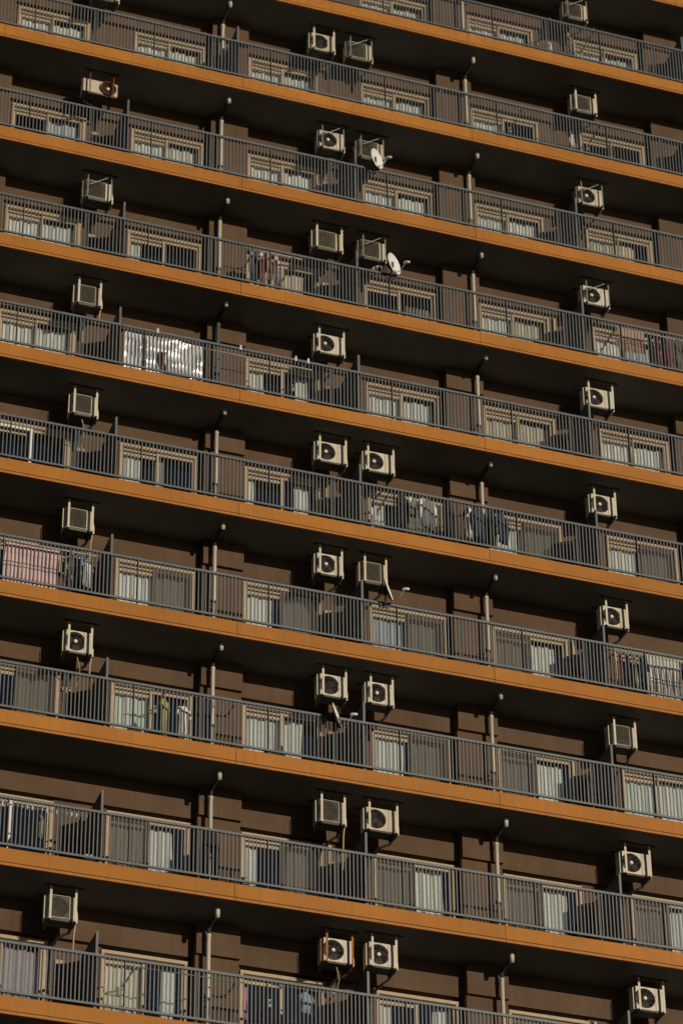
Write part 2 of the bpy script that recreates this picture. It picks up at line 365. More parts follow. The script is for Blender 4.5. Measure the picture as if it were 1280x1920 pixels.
for k in ROWS:
    zf = ZF(k)
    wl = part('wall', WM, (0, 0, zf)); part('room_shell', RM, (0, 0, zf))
    for cx in COLS: part('column', CM, (cx, 0, zf))
    for i, wx in enumerate(WINC):
        ci = i-1                                   # index in WIN (0..5), outside -> plain
        spec = WIN[k][ci] if (k in WIN and 0 <= ci <= 5) else ('-', '-', '')
        wo = part('window', FM, (wx, 0, zf))
        obj('sash', SL, (wx, 0, zf), wo); obj('sash', SR, (wx, 0, zf), wo); obj('pane', PL, (wx, 0, zf), wo); obj('pane', PR, (wx, 0, zf), wo)
        obj('gap_shade', GAP_SHADE, (wx, 0, zf), wo)
        if spec[2]:
            a1, a2 = SCR[spec[2]]
            obj('insect_screen', a1, (wx, 0, zf), wo); obj('screen_frame', a2, (wx, 0, zf), wo)
        if k not in SHOWN or not 0 <= ci <= 5: continue
        if k == -1 and ci < 2: continue
        for s in (0, 1):
            sp = spec[s]
            if sp == '-': continue
            key, rng = sp[0], sp[1:]
            u0, u1 = (float(t) for t in rng.split('-')) if rng else (0.0, 1.0)
            x0 = -IN+0.02 if s == 0 else -0.01
            x1 = 0.01 if s == 0 else IN-0.02
            xa, xb = x0+(x1-x0)*u0, x0+(x1-x0)*u1
            mname, cname = CUR[key]; ncur += 1
            cu = obj('curtain', curtain_mesh(xb-xa, mname, ncur*13+k, not rng), (wx+xa, YL+0.15+0.02*s, zf))
            nar = 'narrow ' if (u1-u0) < 0.5 else ''
            tag(cu, f'{nar}{cname} curtain, {SIDE_TXT[s]} of {POS[ci]}, {ORD[k]}', 'curtain', 'curtains behind the balcony windows')

# white-framed inner door seen in two of the left-hand windows
wx = WINC[1]
for k in (4, 7):
    m = MB(); m.box(-0.03, 0.025, YL-0.05, YL-0.036, 0.0, 1.76)
    if k == 4: m.box(-HW, -0.03, YL-0.05, YL-0.036, 1.70, 1.76)
    part('white_door_frame', m.mesh('white_door_frame', 'white_frame'), (wx, 0, ZF(k)))
# pale roller blind in the leftmost window, fifth balcony
rb = obj('roller_blind', MB().grid(8, 10, lambda u, v: (u*0.66, 0.006*math.sin(v*31), v*0.5)).mesh('roller_blind', 'curtain_white', True), (wx-IN+0.03, YL+0.2, ZF(4)+0.55))
tag(rb, 'pale blind in left pane of leftmost window, fifth balcony from bottom', 'blind')

# railings
NB = 277; PITCH_B = W/70
bal = MB().box(-0.0100, 0.0100, 0.048, 0.066, 0.125, 1.055).mesh('baluster', 'rail_metal')
post = MB().box(-0.013, 0.013, 0.069, 0.115, -0.006, 1.052); post.box(-0.03, 0.03, 0.06, 0.12, -0.004, 0.012)
post = post.mesh('post', 'rail_dark')
rr = MB(); rr.box(XL, XR, 0.034, 0.086, 1.050, 1.100); rr.box(XL, XR, 0.040, 0.078, 0.085, 0.128)
RAILM = rr.mesh('balcony_railing', 'rail_metal')
for k in ROWS:
    zf = ZF(k); ra = part('balcony_railing', RAILM, (0, 0, zf))
    posts = [-7.34+j*W/4 for j in range(17)]
    posts = [x for x in posts if XL < x < XR]
    xs = [XL+0.05+i*PITCH_B for i in range(NB) if XL+0.05+i*PITCH_B < XR]
    if k in SHOWN:
        for x in xs: obj('baluster', bal, (x, 0, zf), ra)
        for x in posts: obj('post', post, (x+0.02, 0, zf), ra)
    else:
        mm = MB()
        for x in xs: mm.box(x-0.0115, x+0.0115, 0.048, 0.068, 0.125, 1.055)
        bs = obj('balusters', mm.mesh('balusters', 'rail_metal'), (0, 0, zf), ra); bs['kind'] = 'stuff'

# dividers between flats
dv = MB().box(-0.022, 0.022, 0.09, 0.135, 0.0, 1.58).mesh('divider_post', 'rail_metal')
dp = MB(); dp.box(-0.010, 0.010, 0.135, 1.25, 0.06, 1.56)
dp.box(-0.016, 0.016, 0.135, 1.25, 1.56, 1.58); dp.box(-0.016, 0.016, 0.135, 1.25, 0.04, 0.06); dp = dp.mesh('divider', 'panel_grey')
for k in ROWS:
    xs = [-7.7, -2.53, 2.605, 7.78, 12.9] if k >= 1 else [-0.10, 10.77]
    for x in xs:
        p = part('divider', dp, (x, 0, ZF(k))); obj('divider_post', dv, (x, 0, ZF(k)), p)

# downpipes beside the columns
def pipe_meshes(side):
    v = MB().tube([(0, 0.855, -0.09), (0, 0.855, 2.26)], 0.038, 12)
    v.tube([(0, 0.855, 0.50), (0, 0.855, 0.58)], 0.044, 12); v.tube([(0, 0.855, 2.20), (0, 0.855, 2.27)], 0.045, 12)
    e = MB().tube([(0, 0.855, 2.26), (0, 0.85, 2.34), (0, 0.82, 2.42), (0.01, 0.44, 2.455), (0.01, 0.36, 2.46)], 0.036, 10)
    o = MB().tube([(0.01, 0.345, 2.375), (0.01, 0.34, 2.54)], 0.045, 12); o.tube([(0.01, 0.345, 2.36), (0.01, 0.345, 2.376)], 0.030, 10)
    return v, e, o
v, e_, o_ = pipe_meshes(0)
PV, PVG, PE, PO = v.mesh('downpipe', 'pipe_white', True), v.mesh('downpipe', 'pipe_grey', True), e_.mesh('elbow', 'pipe_shaded', True), o_.mesh('outlet', 'pipe_white', True)
PC = MB().tube([(0, 0.855, -0.06), (0, 0.855, 0.46)], 0.042, 12).mesh('pipe_sleeve', 'pipe_grey', True)
PB = MB().box(-0.05, 0.05, 0.84, 0.98, 1.0, 1.03).mesh('pipe_clip', 'pipe_grey')
for k in ROWS:
    for n, cx in enumerate(COLS):
        if n not in (1, 2): continue
        sgn = -0.225 if n % 2 == 1 else 0.235
        x = cx+sgn
        p = part('downpipe', PVG if (k == 3 and n == 1) else PV, (x, 0, ZF(k)))
        obj('elbow', PE, (x, 0, ZF(k)), p); obj('outlet', PO, (x, 0, ZF(k)), p); obj('pipe_clip', PB, (x, 0, ZF(k)), p)
        if n == 2 and k not in (4, 8): obj('pipe_sleeve', PC, (x, 0, ZF(k)), p)

# ------------------------------------------------------------------ air conditioners hung from the ceilings
def ac_unit(k, xa, xb, y, kind, bars, label, body='ac_white'):
    """xa, xb: the two front hanger bars; y: their depth; the unit's base is 0.6 m under the ceiling."""
    xa -= 0.035; xb -= 0.035; y -= 0.11
    zc = ZC(k); z0 = zc-0.615; zt = zc-0.140
    if kind == 'old': z0 = zc-0.52; zt = zc-0.17
    t = thing('air_conditioner', ((xa+xb)/2, y+0.2, z0), label, 'air conditioner', 'air conditioners hung under the balcony ceilings')
    P = lambda n, mb, m, sm=False, par=t: obj(n, mb.mesh(n, m, sm), (0, 0, 0), par)
    x0, x1 = xa-0.050, xb+0.045
    yf, yb = y+0.12, y+0.39
    xs = x0+(x1-x0)*(0.71 if kind in ('fan', 'dark') else 0.78)                           # split between fan section and service panel
    r = 0.205; cx = x0+0.212; cz = (z0+zt)/2
    if kind == 'old': x0, x1 = xa-0.12, xb+0.12; r = 0.165; cx = x1-0.21; xs = x0; cz = (z0+zt)/2
    # casing: front face with a round opening (ring of quads), then sides
    m = MB(); n = 32
    fx0, fx1 = (x0, xs-0.004) if kind != 'old' else (x0, x1)
    def edge(an):
        ca, sa = math.cos(an), math.sin(an); tx = ((fx1-cx) if ca > 0 else (cx-fx0))/max(abs(ca), 1e-6); tz = ((zt-cz) if sa > 0 else (cz-z0))/max(abs(sa), 1e-6)
        q = min(tx, tz); return (cx+ca*q, yf, cz+sa*q)
    angs = sorted([2*math.pi*i/n for i in range(n)]+[math.atan2(sz, sx) % (2*math.pi) for sx, sz in ((fx1-cx, zt-cz), (fx0-cx, zt-cz), (fx0-cx, z0-cz), (fx1-cx, z0-cz))])
    N = len(angs); b = len(m.v)
    for an in angs:
        m.v += [edge(an), (cx+math.cos(an)*r, yf, cz+math.sin(an)*r), (cx+math.cos(an)*r*0.97, yf+0.05, cz+math.sin(an)*r*0.97)]
    for i in range(N):
        j = (i+1) % N
        m.f.append((b+3*i, b+3*j, b+3*j+1, b+3*i+1)); m.f.append((b+3*i+1, b+3*j+1, b+3*j+2, b+3*i+2))
    m.quad((fx0, yf, z0), (fx0, yb, z0), (fx0, yb, zt), (fx0, yf, zt)); m.quad((fx1, yb, z0), (fx1, yf, z0), (fx1, yf, zt), (fx1, yb, zt))
    m.quad((fx0, yf, zt), (fx0, yb, zt), (fx1, yb, zt), (fx1, yf, zt)); m.quad((fx0, yb, z0), (fx0, yf, z0), (fx1, yf, z0), (fx1, yb, z0)); m.quad((fx1, yb, z0), (fx0, yb, z0), (fx0, yb, zt), (fx1, yb, zt))
    P('casing', m, body)
    # fan well, blades and hub
    m = MB(); m.lathe([(r*0.97, 0.0), (r*0.97, 0.10), (0.02, 0.10)], (cx, yf+0.05, cz), (0, 1, 0), 24); P('fan_well', m, 'ac_dark')
    m = MB()
    for q in range(3):
        a0 = q*2.094+0.5+k
        m.grid(6, 3, lambda u, v: (cx+math.cos(a0+u*1.25)*(0.03+v*(r*0.86-0.03)), yf+0.05+0.045*u, cz+math.sin(a0+u*1.25)*(0.03+v*(r*0.86-0.03))))
    fanp = P('fan', m, 'fan_blade', True)
    if kind in ('fan', 'old'):
        m = MB(); m.lathe([(0.0, -0.018), (0.024, -0.016), (0.038, -0.004), (0.038, 0.02)], (cx, yf-0.008, cz), (0, 1, 0), 16); P('hub_cap', m, 'hub_white', True, fanp)
    # guard
    m = MB()
    if kind in ('fan', 'dark', 'old'):
        for q in range(1, 9):
            rr_ = r*q/8.0; pts = [(cx+math.cos(2*math.pi*i/28)*rr_, yf-0.012*math.cos(q/8*1.5), cz+math.sin(2*math.pi*i/28)*rr_) for i in range(29)]
            m.tube(pts, 0.0026 if q < 8 else 0.006, 4, False)
        for q in range(10):
            an = q*math.pi/5; m.tube([(cx+math.cos(an)*0.03, yf-0.012, cz+math.sin(an)*0.03), (cx+math.cos(an)*r, yf-0.002, cz+math.sin(an)*r)], 0.0026, 4, False)
        P('fan_guard', m, 'ac_guard' if kind != 'old' else 'rust_dark')
        if kind == 'old':
            pts = [(cx+math.cos(2*math.pi*i/28)*r*1.03, yf-0.03, cz+math.sin(2*math.pi*i/28)*r*1.03) for i in range(29)]
            P('guard_ring', MB().tube(pts, 0.017, 6, False), 'rust_dark', True)
    else:
        g0, g1, h0, h1 = x0+0.016, xs-0.016, z0+0.022, zt-0.018
        ns = 19
        for q in range(ns):
            z = h0+(h1-h0)*(q+0.5)/ns; m.box(g0, g1, yf-0.020, yf-0.006, z-0.0035, z+0.0025)
        if kind == 'square':
            for q in range(9):
                x = g0+(g1-g0)*q/8; m.box(x-0.003, x+0.003, yf-0.024, yf-0.012, h0, h1)
        fg = P('front_grille', m, 'ac_grille')
        m = MB(); m.box(g0-0.009, g0, yf-0.026, yf, h0-0.012, h1+0.009); m.box(g1, g1+0.009, yf-0.026, yf, h0-0.012, h1+0.009)
        m.box(g0, g1, yf-0.026, yf, h0-0.012, h0); m.box(g0, g1, yf-0.026, yf, h1, h1+0.009); P('grille_frame', m, body, False, fg)
    if kind != 'old':
        m = MB(); m.box(xs, x1, yf-0.004, yb, z0, zt-0.004)
        m.box(xs+0.012, x1-0.012, yf-0.008, yf-0.004, z0+0.02, z0+0.33); m.box(xs+0.012, x1-0.012, yf-0.009, yf-0.004, zt-0.055, zt-0.048); m.box(xs+0.012, x1-0.012, yf-0.009, yf-0.004, zt-0.085, zt-0.078)
        P('service_panel', m, body)
        m = MB(); zs = z0+0.20 if kind == 'fan' else z0+0.30
        prof = [(x1+0.002, z0-0.035), (x1+0.035, z0-0.025), (x1+0.035, z0+0.12), (x1+0.002, zs)]
        b = 0
        for yy in (yf+0.02, yb-0.03): m.v += [(px, yy, pz) for px, pz in prof]
        m.f += [(0, 1, 2, 3), (7, 6, 5, 4)]+[(i, i+4, (i+1) % 4+4, (i+1) % 4) for i in range(4)]
        P('valve_cover', m, body)
    # tray, hanger frame
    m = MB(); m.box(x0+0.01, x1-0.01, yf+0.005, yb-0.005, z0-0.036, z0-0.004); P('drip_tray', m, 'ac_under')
    yr = y+0.45; bm = {'cream': 'bar_cream', 'grey': 'galvanised', 'rust': 'rust', 'rdark': 'rust_dark'}[bars]
    hwb = 0.021 if bars in ('cream', 'rust') else 0.012
    zb = zc-0.69
    for bx in (xa, xb):
        for by in (y, yr):
            m = MB(); m.box(bx-hwb, bx+hwb, by-0.004, by, zb, zc-0.002); m.box(bx+hwb-0.004, bx+hwb, by, by+0.03, zb, zc-0.002); P('hanger_bar', m, bm)
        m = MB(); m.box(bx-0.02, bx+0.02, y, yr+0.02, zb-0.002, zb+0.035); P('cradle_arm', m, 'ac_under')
    m = MB(); m.box(x0-0.046, x0-0.030, y+0.10, y+0.104, z0-0.02, zt-0.05); m.box(x0-0.048, x0-0.044, y+0.104, y+0.13, z0-0.02, zt-0.05); m.box(x0-0.048, xa, y+0.10, y+0.13, z0-0.03, z0-0.021); P('hanger_bar', m, bm)  # side bar: only its sunlit length is built, shaded upper part left out
    for by in (y-0.02, yr-0.02):
        m = MB(); m.box(xa-0.13, xb+0.13, by, by+0.045, zc-0.018, zc-0.003); P('ceiling_rail', m, 'ac_dark')
    if bars == 'grey':
        m = MB().tube([(xb, y-0.01, zc-0.03), (xa+0.03, y-0.01, zc-0.36)], 0.010, 6); P('brace', m, bm)
    # lagged refrigerant pipes to the wall and a drain hose
    r_ = random.Random(k*31+int(xa*10)); px = x1-0.03 if kind != 'old' else x0+0.1
    q = (xa+xb)/2+r_.uniform(-0.05, 0.1)
    pts = [(px, yb-0.05, z0-0.02), (px-0.02, yb, z0-0.10), (q+0.1, yb+0.06, z0-0.19), (q, D+0.02, z0-0.26), (q-0.01, YL-0.03, z0-0.42)]
    P('refrigerant_pipe', MB().tube(pts, 0.026, 8), 'insulation', True)
    pts = [(q+0.02, y+0.22, z0-0.03), (q+0.06, y+0.26, z0-0.12), (q+0.12, y+0.34, z0-0.24), (q+0.14, D-0.1, z0-0.42), (q+0.13, D-0.02, z0-0.85)]
    if (k, xa < 0) in ((4, True), (6, True)) or (k == 8 and 1.5 < xa < 2.2): P('drain_hose', MB().tube(pts, 0.011, 6), 'hose_beige', True)
    if k in (3, 5, 6, 8) and xa < 0 or k == 7 and 1.5 < xa < 2.2:
        pts = [(x1+0.01, y+0.2, z0-0.03), (x1-0.01, y+0.2, z0-0.2), (x1-0.03, y+0.2, z0-1.0)]
        P('drain_pipe', MB().tube(pts, 0.016, 8), 'hose_beige', True)
    return t
def L(desc, where, k): return f'{desc} air conditioner, {where}, {ORD[k]}'
AL, AM1, AM2, AR = 'hung at left', 'left one of middle pair', 'right one of middle pair', 'hung at right'
ACS = [
 (0, -3.22, -2.73, .56, 'grille', 'cream', 'cream', AL, 'ac_cream'), (1, -3.27, -2.75, .545, 'old', 'rdark', 'old rust-ringed', AL, 'ac_cream'), (2, -3.21, -2.70, .56, 'grille', 'grey', 'grilled grey-braced', AL, 'ac_white'),
 (3, -3.30, -2.84, .55, 'grille', 'cream', 'cream grilled', AL, 'ac_cream'), (4, -3.28, -2.82, .575, 'grille', 'cream', 'white grilled', AL, 'ac_white'), (5, -3.29, -2.81, .57, 'grille', 'cream', 'cream grilled', AL, 'ac_white'),
 (6, -3.18, -2.73, .56, 'fan', 'cream', 'white round-fan', AL, 'ac_white'), (8, -3.29, -2.82, .57, 'grille', 'cream', 'cream grilled', AL, 'ac_cream'),
 (0, 1.84, 2.31, .60, 'dark', 'cream', 'cream round-fan', AM1, 'ac_cream'), (1, 2.01, 2.50, .57, 'fan', 'grey', 'white grey-braced round-fan', AM1, 'ac_cream'), (2, 1.88, 2.44, .60, 'square', 'cream', 'cream square-grilled', AM1, 'ac_cream'),
 (3, 1.90, 2.44, .55, 'fan', 'cream', 'white round-fan', 'single unit at middle', 'ac_white'), (4, 1.90, 2.46, .56, 'fan', 'cream', 'white round-fan', AM1, 'ac_white'), (5, 1.88, 2.34, .54, 'fan', 'cream', 'white round-fan', AM1, 'ac_white'),
 (6, 1.93, 2.40, .55, 'dark', 'cream', 'white dark-fan', AM1, 'ac_white'), (7, 1.88, 2.34, .535, 'grille', 'cream', 'cream grilled', AM1, 'ac_cream'), (8, 1.99, 2.49, .62, 'fan', 'rust', 'white rusty-barred round-fan', AM1, 'ac_white'),
 (0, 2.71, 3.21, .61, 'grille', 'grey', 'grey-braced grilled', AM2, 'ac_cream'), (1, 2.92, 3.44, .615, 'grille', 'grey', 'grey-braced grilled', AM2, 'ac_cream'), (2, 2.93, 3.43, .605, 'grille', 'grey', 'grey-braced grilled', AM2, 'ac_cream'),
 (4, 2.95, 3.50, .575, 'fan', 'cream', 'white round-fan', AM2, 'ac_white'), (5, 2.83, 3.28, .545, 'grille', 'cream', 'cream grilled', AM2, 'ac_cream'), (6, 2.91, 3.36, .535, 'fan', 'cream', 'white round-fan', AM2, 'ac_white'),
 (7, 2.84, 3.40, .535, 'dark', 'cream', 'cream dark-fan', AM2, 'ac_cream'), (8, 2.85, 3.32, .525, 'fan', 'cream', 'white round-fan', AM2, 'ac_white'),
 (-1, 8.10, 8.58, .57, 'grille', 'grey', 'grey-braced grilled', AR, 'ac_cream'), (0, 8.20, 8.69, .66, 'grille', 'cream', 'cream grilled', AR, 'ac_white'), (1, 8.13, 8.63, .54, 'fan', 'grey', 'white grey-braced', AR, 'ac_cream'),
 (2, 8.10, 8.62, .555, 'fan', 'grey', 'white grey-braced', AR, 'ac_white'), (3, 7.98, 8.53, .52, 'fan', 'cream', 'white round-fan', AR, 'ac_white'), (4, 7.96, 8.43, .55, 'fan', 'cream', 'white round-fan', AR, 'ac_white'),
 (5, 8.06, 8.52, .54, 'fan', 'cream', 'white round-fan', AR, 'ac_white'), (6, 8.07, 8.52, .55, 'grille', 'cream', 'cream grilled', AR, 'ac_cream'), (7, 8.16, 8.67, .615, 'fan', 'cream', 'white round-fan', AR, 'ac_white'),
 (8, 8.28, 8.78, .665, 'fan', 'cream', 'white round-fan', AR, 'ac_white')]
for k, xa, xb, y, kind, bars, desc, where, body in ACS: ac_unit(k, xa, xb, y, kind, bars, L(desc, where, k), body)

# ------------------------------------------------------------------ satellite dishes clamped to the railings
def dish(k, x, z, nrm, rad, label):
    nrm = Vector(nrm).normalized(); c = Vector((x, -0.10, ZF(k)+z))
    t = thing('satellite_dish', tuple(c-Vector((0, 0, rad))), label, 'satellite dish', 'satellite dishes on the railings')
    P = lambda n, mb, m, sm=True: obj(n, mb.mesh(n, m, sm), (0, 0, 0), t)
    prof = [(rad*i/8, -0.055*(1-(i/8)**2)) for i in range(9)]
    P('reflector', MB().lathe(prof+[(rad*1.01, 0.004), (rad*0.99, -0.006)], tuple(c), tuple(nrm), 32), 'dish_white')
    P('reflector_back', MB().lathe([(r_, h-0.010) for r_, h in prof], tuple(c), tuple(nrm), 32), 'dish_back')
    dn = (Vector((0, 0, -1))-nrm*Vector((0, 0, -1)).dot(nrm)).normalized()
    p0 = c+dn*rad*0.98; p2 = c+nrm*rad*1.15+dn*rad*0.45; p1 = p0+nrm*rad*0.55+dn*0.02
    P('feed_arm', MB().tube([tuple(c-nrm*0.07+dn*rad*0.5), tuple(p0-nrm*0.01+dn*0.012), tuple(p1), tuple(p2)], 0.009, 6), 'galvanised')
    ax = (c-p2).normalized()
    P('feed_horn', MB().lathe([(0.0, 0.05), (0.028, 0.045), (0.034, 0.0), (0.030, -0.05), (0.022, -0.09), (0.0, -0.092)], tuple(p2), tuple(ax), 14), 'dish_white')
    b = c-nrm*0.08
    mast = [(b.x, b.y, b.z), (b.x, b.y, ZF(k)+1.0), (b.x, 0.03, ZF(k)+1.0)]
    P('mast', MB().tube(mast, 0.017, 8), 'dish_back', False); m = MB().box(b.x-0.09, b.x+0.09, 0.012, 0.032, ZF(k)+0.96, ZF(k)+1.06)
    m.box(b.x-0.05, b.x+0.05, b.y-0.04, b.y+0.05, b.z-0.07, b.z+0.07)
    P('clamp', m, 'dish_back', False)
    return t
dish(1, 3.03, 1.28, (0.62, -0.78, 0.02), 0.24, 'white satellite dish on railing, eighth balcony from bottom')
dish(2, 3.37, 1.28, (0.62, -0.78, 0.06), 0.25, 'white satellite dish on railing, seventh balcony from bottom')
dish(5, 3.10, 1.32, (0.81, -0.535, 0.25), 0.26, 'edge-on satellite dish below grilled air conditioner, fourth balcony from bottom')
dish(6, 1.99, 1.05, (0.81, -0.535, 0.25), 0.25, 'edge-on satellite dish on railing, third balcony from bottom')

# ------------------------------------------------------------------ washing and other things on the balconies
def loft(levels, n=18, ripple=0.0, seed=0, c=(0, 0)):
    """closed garment: levels of (z, half width, half depth, x offset)."""
    r = random.Random(seed); ph = r.uniform(0, 6.28); m = MB()
    for z, hw, hd, ox in levels:
        for i in range(n):
            an = 2*math.pi*i/n; rp = 1+ripple*math.sin(an*5+ph+z*4)
            m.v.append((ox+math.cos(an)*hw*rp, math.sin(an)*hd*rp+0.01*math.sin(z*9+an*2+ph), z))
    for j in range(len(levels)-1):
        for i in range(n): m.f.append((j*n+i, j*n+(i+1) % n, (j+1)*n+(i+1) % n, (j+1)*n+i))
    m.f.append(tuple(range(n))[::-1]); m.f.append(tuple((len(levels)-1)*n+i for i in range(n)))
    return m
def hanger_mesh(w): return MB().tube([(-w, 0, -0.05), (0, 0, 0.03), (w, 0, -0.05), (-w, 0, -0.05)], 0.005, 5).tube([(0, 0, 0.03), (0, 0, 0.08), (0.02, 0, 0.10), (0.03, 0, 0.08)], 0.004, 5)
def shirt(k, x, zt, w, h, y, m, label, long_=True, turn=0.0, seed=1, trim=None):
    """shirt on a hanger: body and sleeves lofted; zt = shoulder height over the orange band."""
    t = thing('hanging_shirt', (x, y, ZF(k)+zt), label, 'clothing', 'washing hung on the balconies')
    bm = loft([(-h, w*0.52, 0.05, 0), (-h*0.7, w*0.47, 0.055, 0.01), (-h*0.35, w*0.44, 0.05, 0), (-0.07, w*0.46, 0.04, 0), (-0.02, w*0.33, 0.03, 0), (0.015, w*0.13, 0.022, 0)], 18, 0.10, seed)
    o = obj('body', bm.mesh('body', m, True), (x, y, ZF(k)+zt), t); o.rotation_euler.z = turn
    for s in (-1, 1):
        ln = h*0.78 if long_ else h*0.32
        sm_ = MB().tube([(s*w*0.36, 0, -0.05), (s*w*0.52, 0.0, -0.14), (s*w*(0.60 if long_ else 0.66), -0.01, -ln*0.55-0.05), (s*w*(0.57 if long_ else 0.72), 0.0, -ln)], [0.05, 0.05, 0.042, 0.036], 10)
        q = obj('sleeve', sm_.mesh('sleeve', trim or m, True), (x, y, ZF(k)+zt), t); q.rotation_euler.z = turn
    hg = obj('hanger', hanger_mesh(w*0.4).mesh('hanger', 'plastic_peg'), (x, y, ZF(k)+zt), t); hg.rotation_euler.z = turn
    return t
def trousers(k, x, zt, w, h, y, m, label, turn=0.0, seed=1):
    t = thing('hanging_trousers', (x, y, ZF(k)+zt), label, 'clothing', 'washing hung on the balconies')
    o = obj('seat', loft([(-h*0.30, w*0.5, 0.06, 0), (-h*0.15, w*0.48, 0.06, 0), (0, w*0.42, 0.05, 0)], 16, 0.05, seed).mesh('seat', m, True), (x, y, ZF(k)+zt), t); o.rotation_euler.z = turn
    for s in (-1, 1):
        o = obj('leg', loft([(-h, w*0.20, 0.05, s*w*0.27), (-h*0.6, w*0.22, 0.055, s*w*0.26), (-h*0.27, w*0.25, 0.055, s*w*0.24)], 14, 0.06, seed+s).mesh('leg', m, True), (x, y, ZF(k)+zt), t); o.rotation_euler.z = turn
    o = obj('hanger', hanger_mesh(w*0.4).mesh('hanger', 'plastic_peg'), (x, y, ZF(k)+zt), t); o.rotation_euler.z = turn
    return t
def sheet(name, k, x0, x1, zt, zb, y, m, label, cat, amp=0.02, fold=5.0, seed=1, over=True, nu=40, sag=0.02):
    """cloth hung over a pole: front fall and a shorter back fall with folds; local origin at its lower left."""
    r = random.Random(seed); ph = [r.uniform(0, 6.28) for _ in range(4)]; w_ = x1-x0; h = zt-zb
    def fn(u, v):
        x = u*w_; s = v*(h+(0.35 if over else 0.0))
        fall = min(s, h)
        d = amp*(math.sin(u*fold*6.28+ph[0])*0.7+math.sin(u*fold*2.3*6.28+ph[1])*0.3)*(1-0.75*max(0, fall/h))+0.3*amp*math.sin(v*14+u*5+ph[2])
        sg = -sag*4*u*(1-u)
        if s <= h: return (x+0.02*math.sin(v*6+ph[3]), d, s+sg)
        return (x+0.02*math.sin(6+ph[3]), d+0.07+0.02*(s-h), 2*h-s+sg)
    me = MB().grid(nu, 22, fn).mesh(name, m, True)
    o = obj(name, me, (x0, y, ZF(k)+zb)); return tag(o, label, cat, 'washing hung on the balconies')
def pole(k, x0, x1, z, y, label, m='pipe_white', hooks=True):
    t = thing('laundry_pole', ((x0+x1)/2, y, ZF(k)+z), label, 'laundry pole', 'laundry poles along the balconies')
    obj('rod', MB().tube([(x0, y, z), (x1, y, z)], 0.014, 8).mesh('rod', m, True), (0, 0, ZF(k)), t)
    if hooks:
        for x in (x0+0.2, x1-0.2):
            mm = MB().box(x-0.014, x+0.014, y-0.02, YL, z-0.035, z-0.016); mm.box(x-0.014, x+0.014, y-0.03, y-0.018, z-0.035, z+0.03)
            mm.box(x-0.03, x+0.03, YL-0.02, YL, z-0.12, z+0.05)
            obj('bracket', mm.mesh('bracket', 'galvanised'), (0, 0, ZF(k)), t)
    return t

# sixth balcony: crumpled silver sheet
def crumple():
    r = random.Random(5)
    cs = [(r.uniform(0, 1.7), r.uniform(0, 1.05), r.uniform(0.04, 0.16), r.uniform(-1, 1), r.gauss(1.57, 0.7)) for _ in range(150)]
    def fn(u, v):
        x, z = u*1.66, v*1.03; d = 0
        for cx, cz, s, a_, an in cs:
            t = ((x-cx)*math.cos(an)+(z-cz)*math.sin(an))/s
            q = ((x-cx)*math.sin(an)-(z-cz)*math.cos(an))/(s*2.6)
            e2 = math.exp(-(abs(t)+q*q)); d += a_*s*0.17*e2
        d += 0.012*math.sin(z*22+3*u*u)*max(0, 1-v)+0.01*math.sin(u*9)
        d = max(-0.03, d)
        return (x, d, z-0.035*math.sin(u*3.14)+0.03*u)
    return MB().grid(96, 60, fn).mesh('reflective_sheet', 'silver_foil', True)
tag(obj('reflective_sheet', crumple(), (-2.40, 0.150, ZF(3)+0.02)), 'crumpled silver reflective sheet, sixth balcony from bottom', 'sheet')
sheet('painted_reflection', 3, -1.70, -1.55, 0.66, 0.16, 0.105, 'reflection_brown', 'painted dark red reflection in front of crumpled silver sheet', 'cloth', 0.02, 2, 4, False, 10)  # brown reflection in the foil, put in as a coloured strip
pole(3, -0.75, 1.75, 1.36, 0.62, 'thin laundry pole right of silver sheet, sixth balcony from bottom')
for i, x in enumerate((-1.75, 0.02, 1.21, 1.48)):
    t = thing('clothes_peg', (x, 0.06, ZF(3)+1.10), f'{["first", "second", "third", "fourth"][i]} pale peg from left clipped on top rail, sixth balcony', 'clothes peg', 'pegs on the top rail')
    obj('jaw', MB().box(x-0.022, x+0.022, 0.026, 0.034, 1.04, 1.15).box(x-0.022, x+0.022, 0.087, 0.095, 1.04, 1.15).box(x-0.02, x+0.02, 0.034, 0.087, 1.101, 1.125).mesh('jaw', 'plastic_peg'), (0, 0, ZF(3)), t)
    obj('handle', MB().tube([(x, 0.03, 1.14), (x+0.01, 0.05, 1.185), (x, 0.09, 1.14)], 0.016, 6).mesh('handle', 'plastic_peg', True), (0, 0, ZF(3)), t)
# seventh balcony
pole(2, 0.2, 1.5, 1.34, 0.45, 'laundry pole with red clothes, seventh balcony from bottom')
shirt(2, 0.42, 1.24, 0.24, 0.78, 0.45, 'cloth_navy', 'navy shirt left of red clothes, seventh balcony from bottom', True, 0.7, 3, 'cloth_grey')
shirt(2, 0.60, 1.24, 0.26, 0.90, 0.45, 'cloth_red', 'red shirt hung up, seventh balcony from bottom', False, 0.9, 4, 'cloth_white')
shirt(2, 0.76, 1.26, 0.24, 0.72, 0.45, 'cloth_tan', 'tan shirt right of red shirt, seventh balcony from bottom', True, 1.0, 5)
shirt(2, 0.92, 1.24, 0.16, 0.66, 0.45, 'cloth_white', 'white shirt right of tan shirt, seventh balcony from bottom', False, 1.2, 6)
sheet('striped_cloth', 2, 3.80, 4.36, 0.72, 0.18, 0.5, 'cloth_stripe', 'dark striped cloth hung low, fourth window, seventh balcony', 'cloth', 0.02, 3, 9)
sheet('tan_towel', 2, 8.70, 9.34, 1.27, 0.65, 0.4, 'towel_tan', 'tan banded towel, rightmost window, seventh balcony', 'towel', 0.015, 3, 11)
pole(2, 8.5, 10.6, 1.28, 0.43, 'laundry pole holding the tan towel, seventh balcony from bottom')
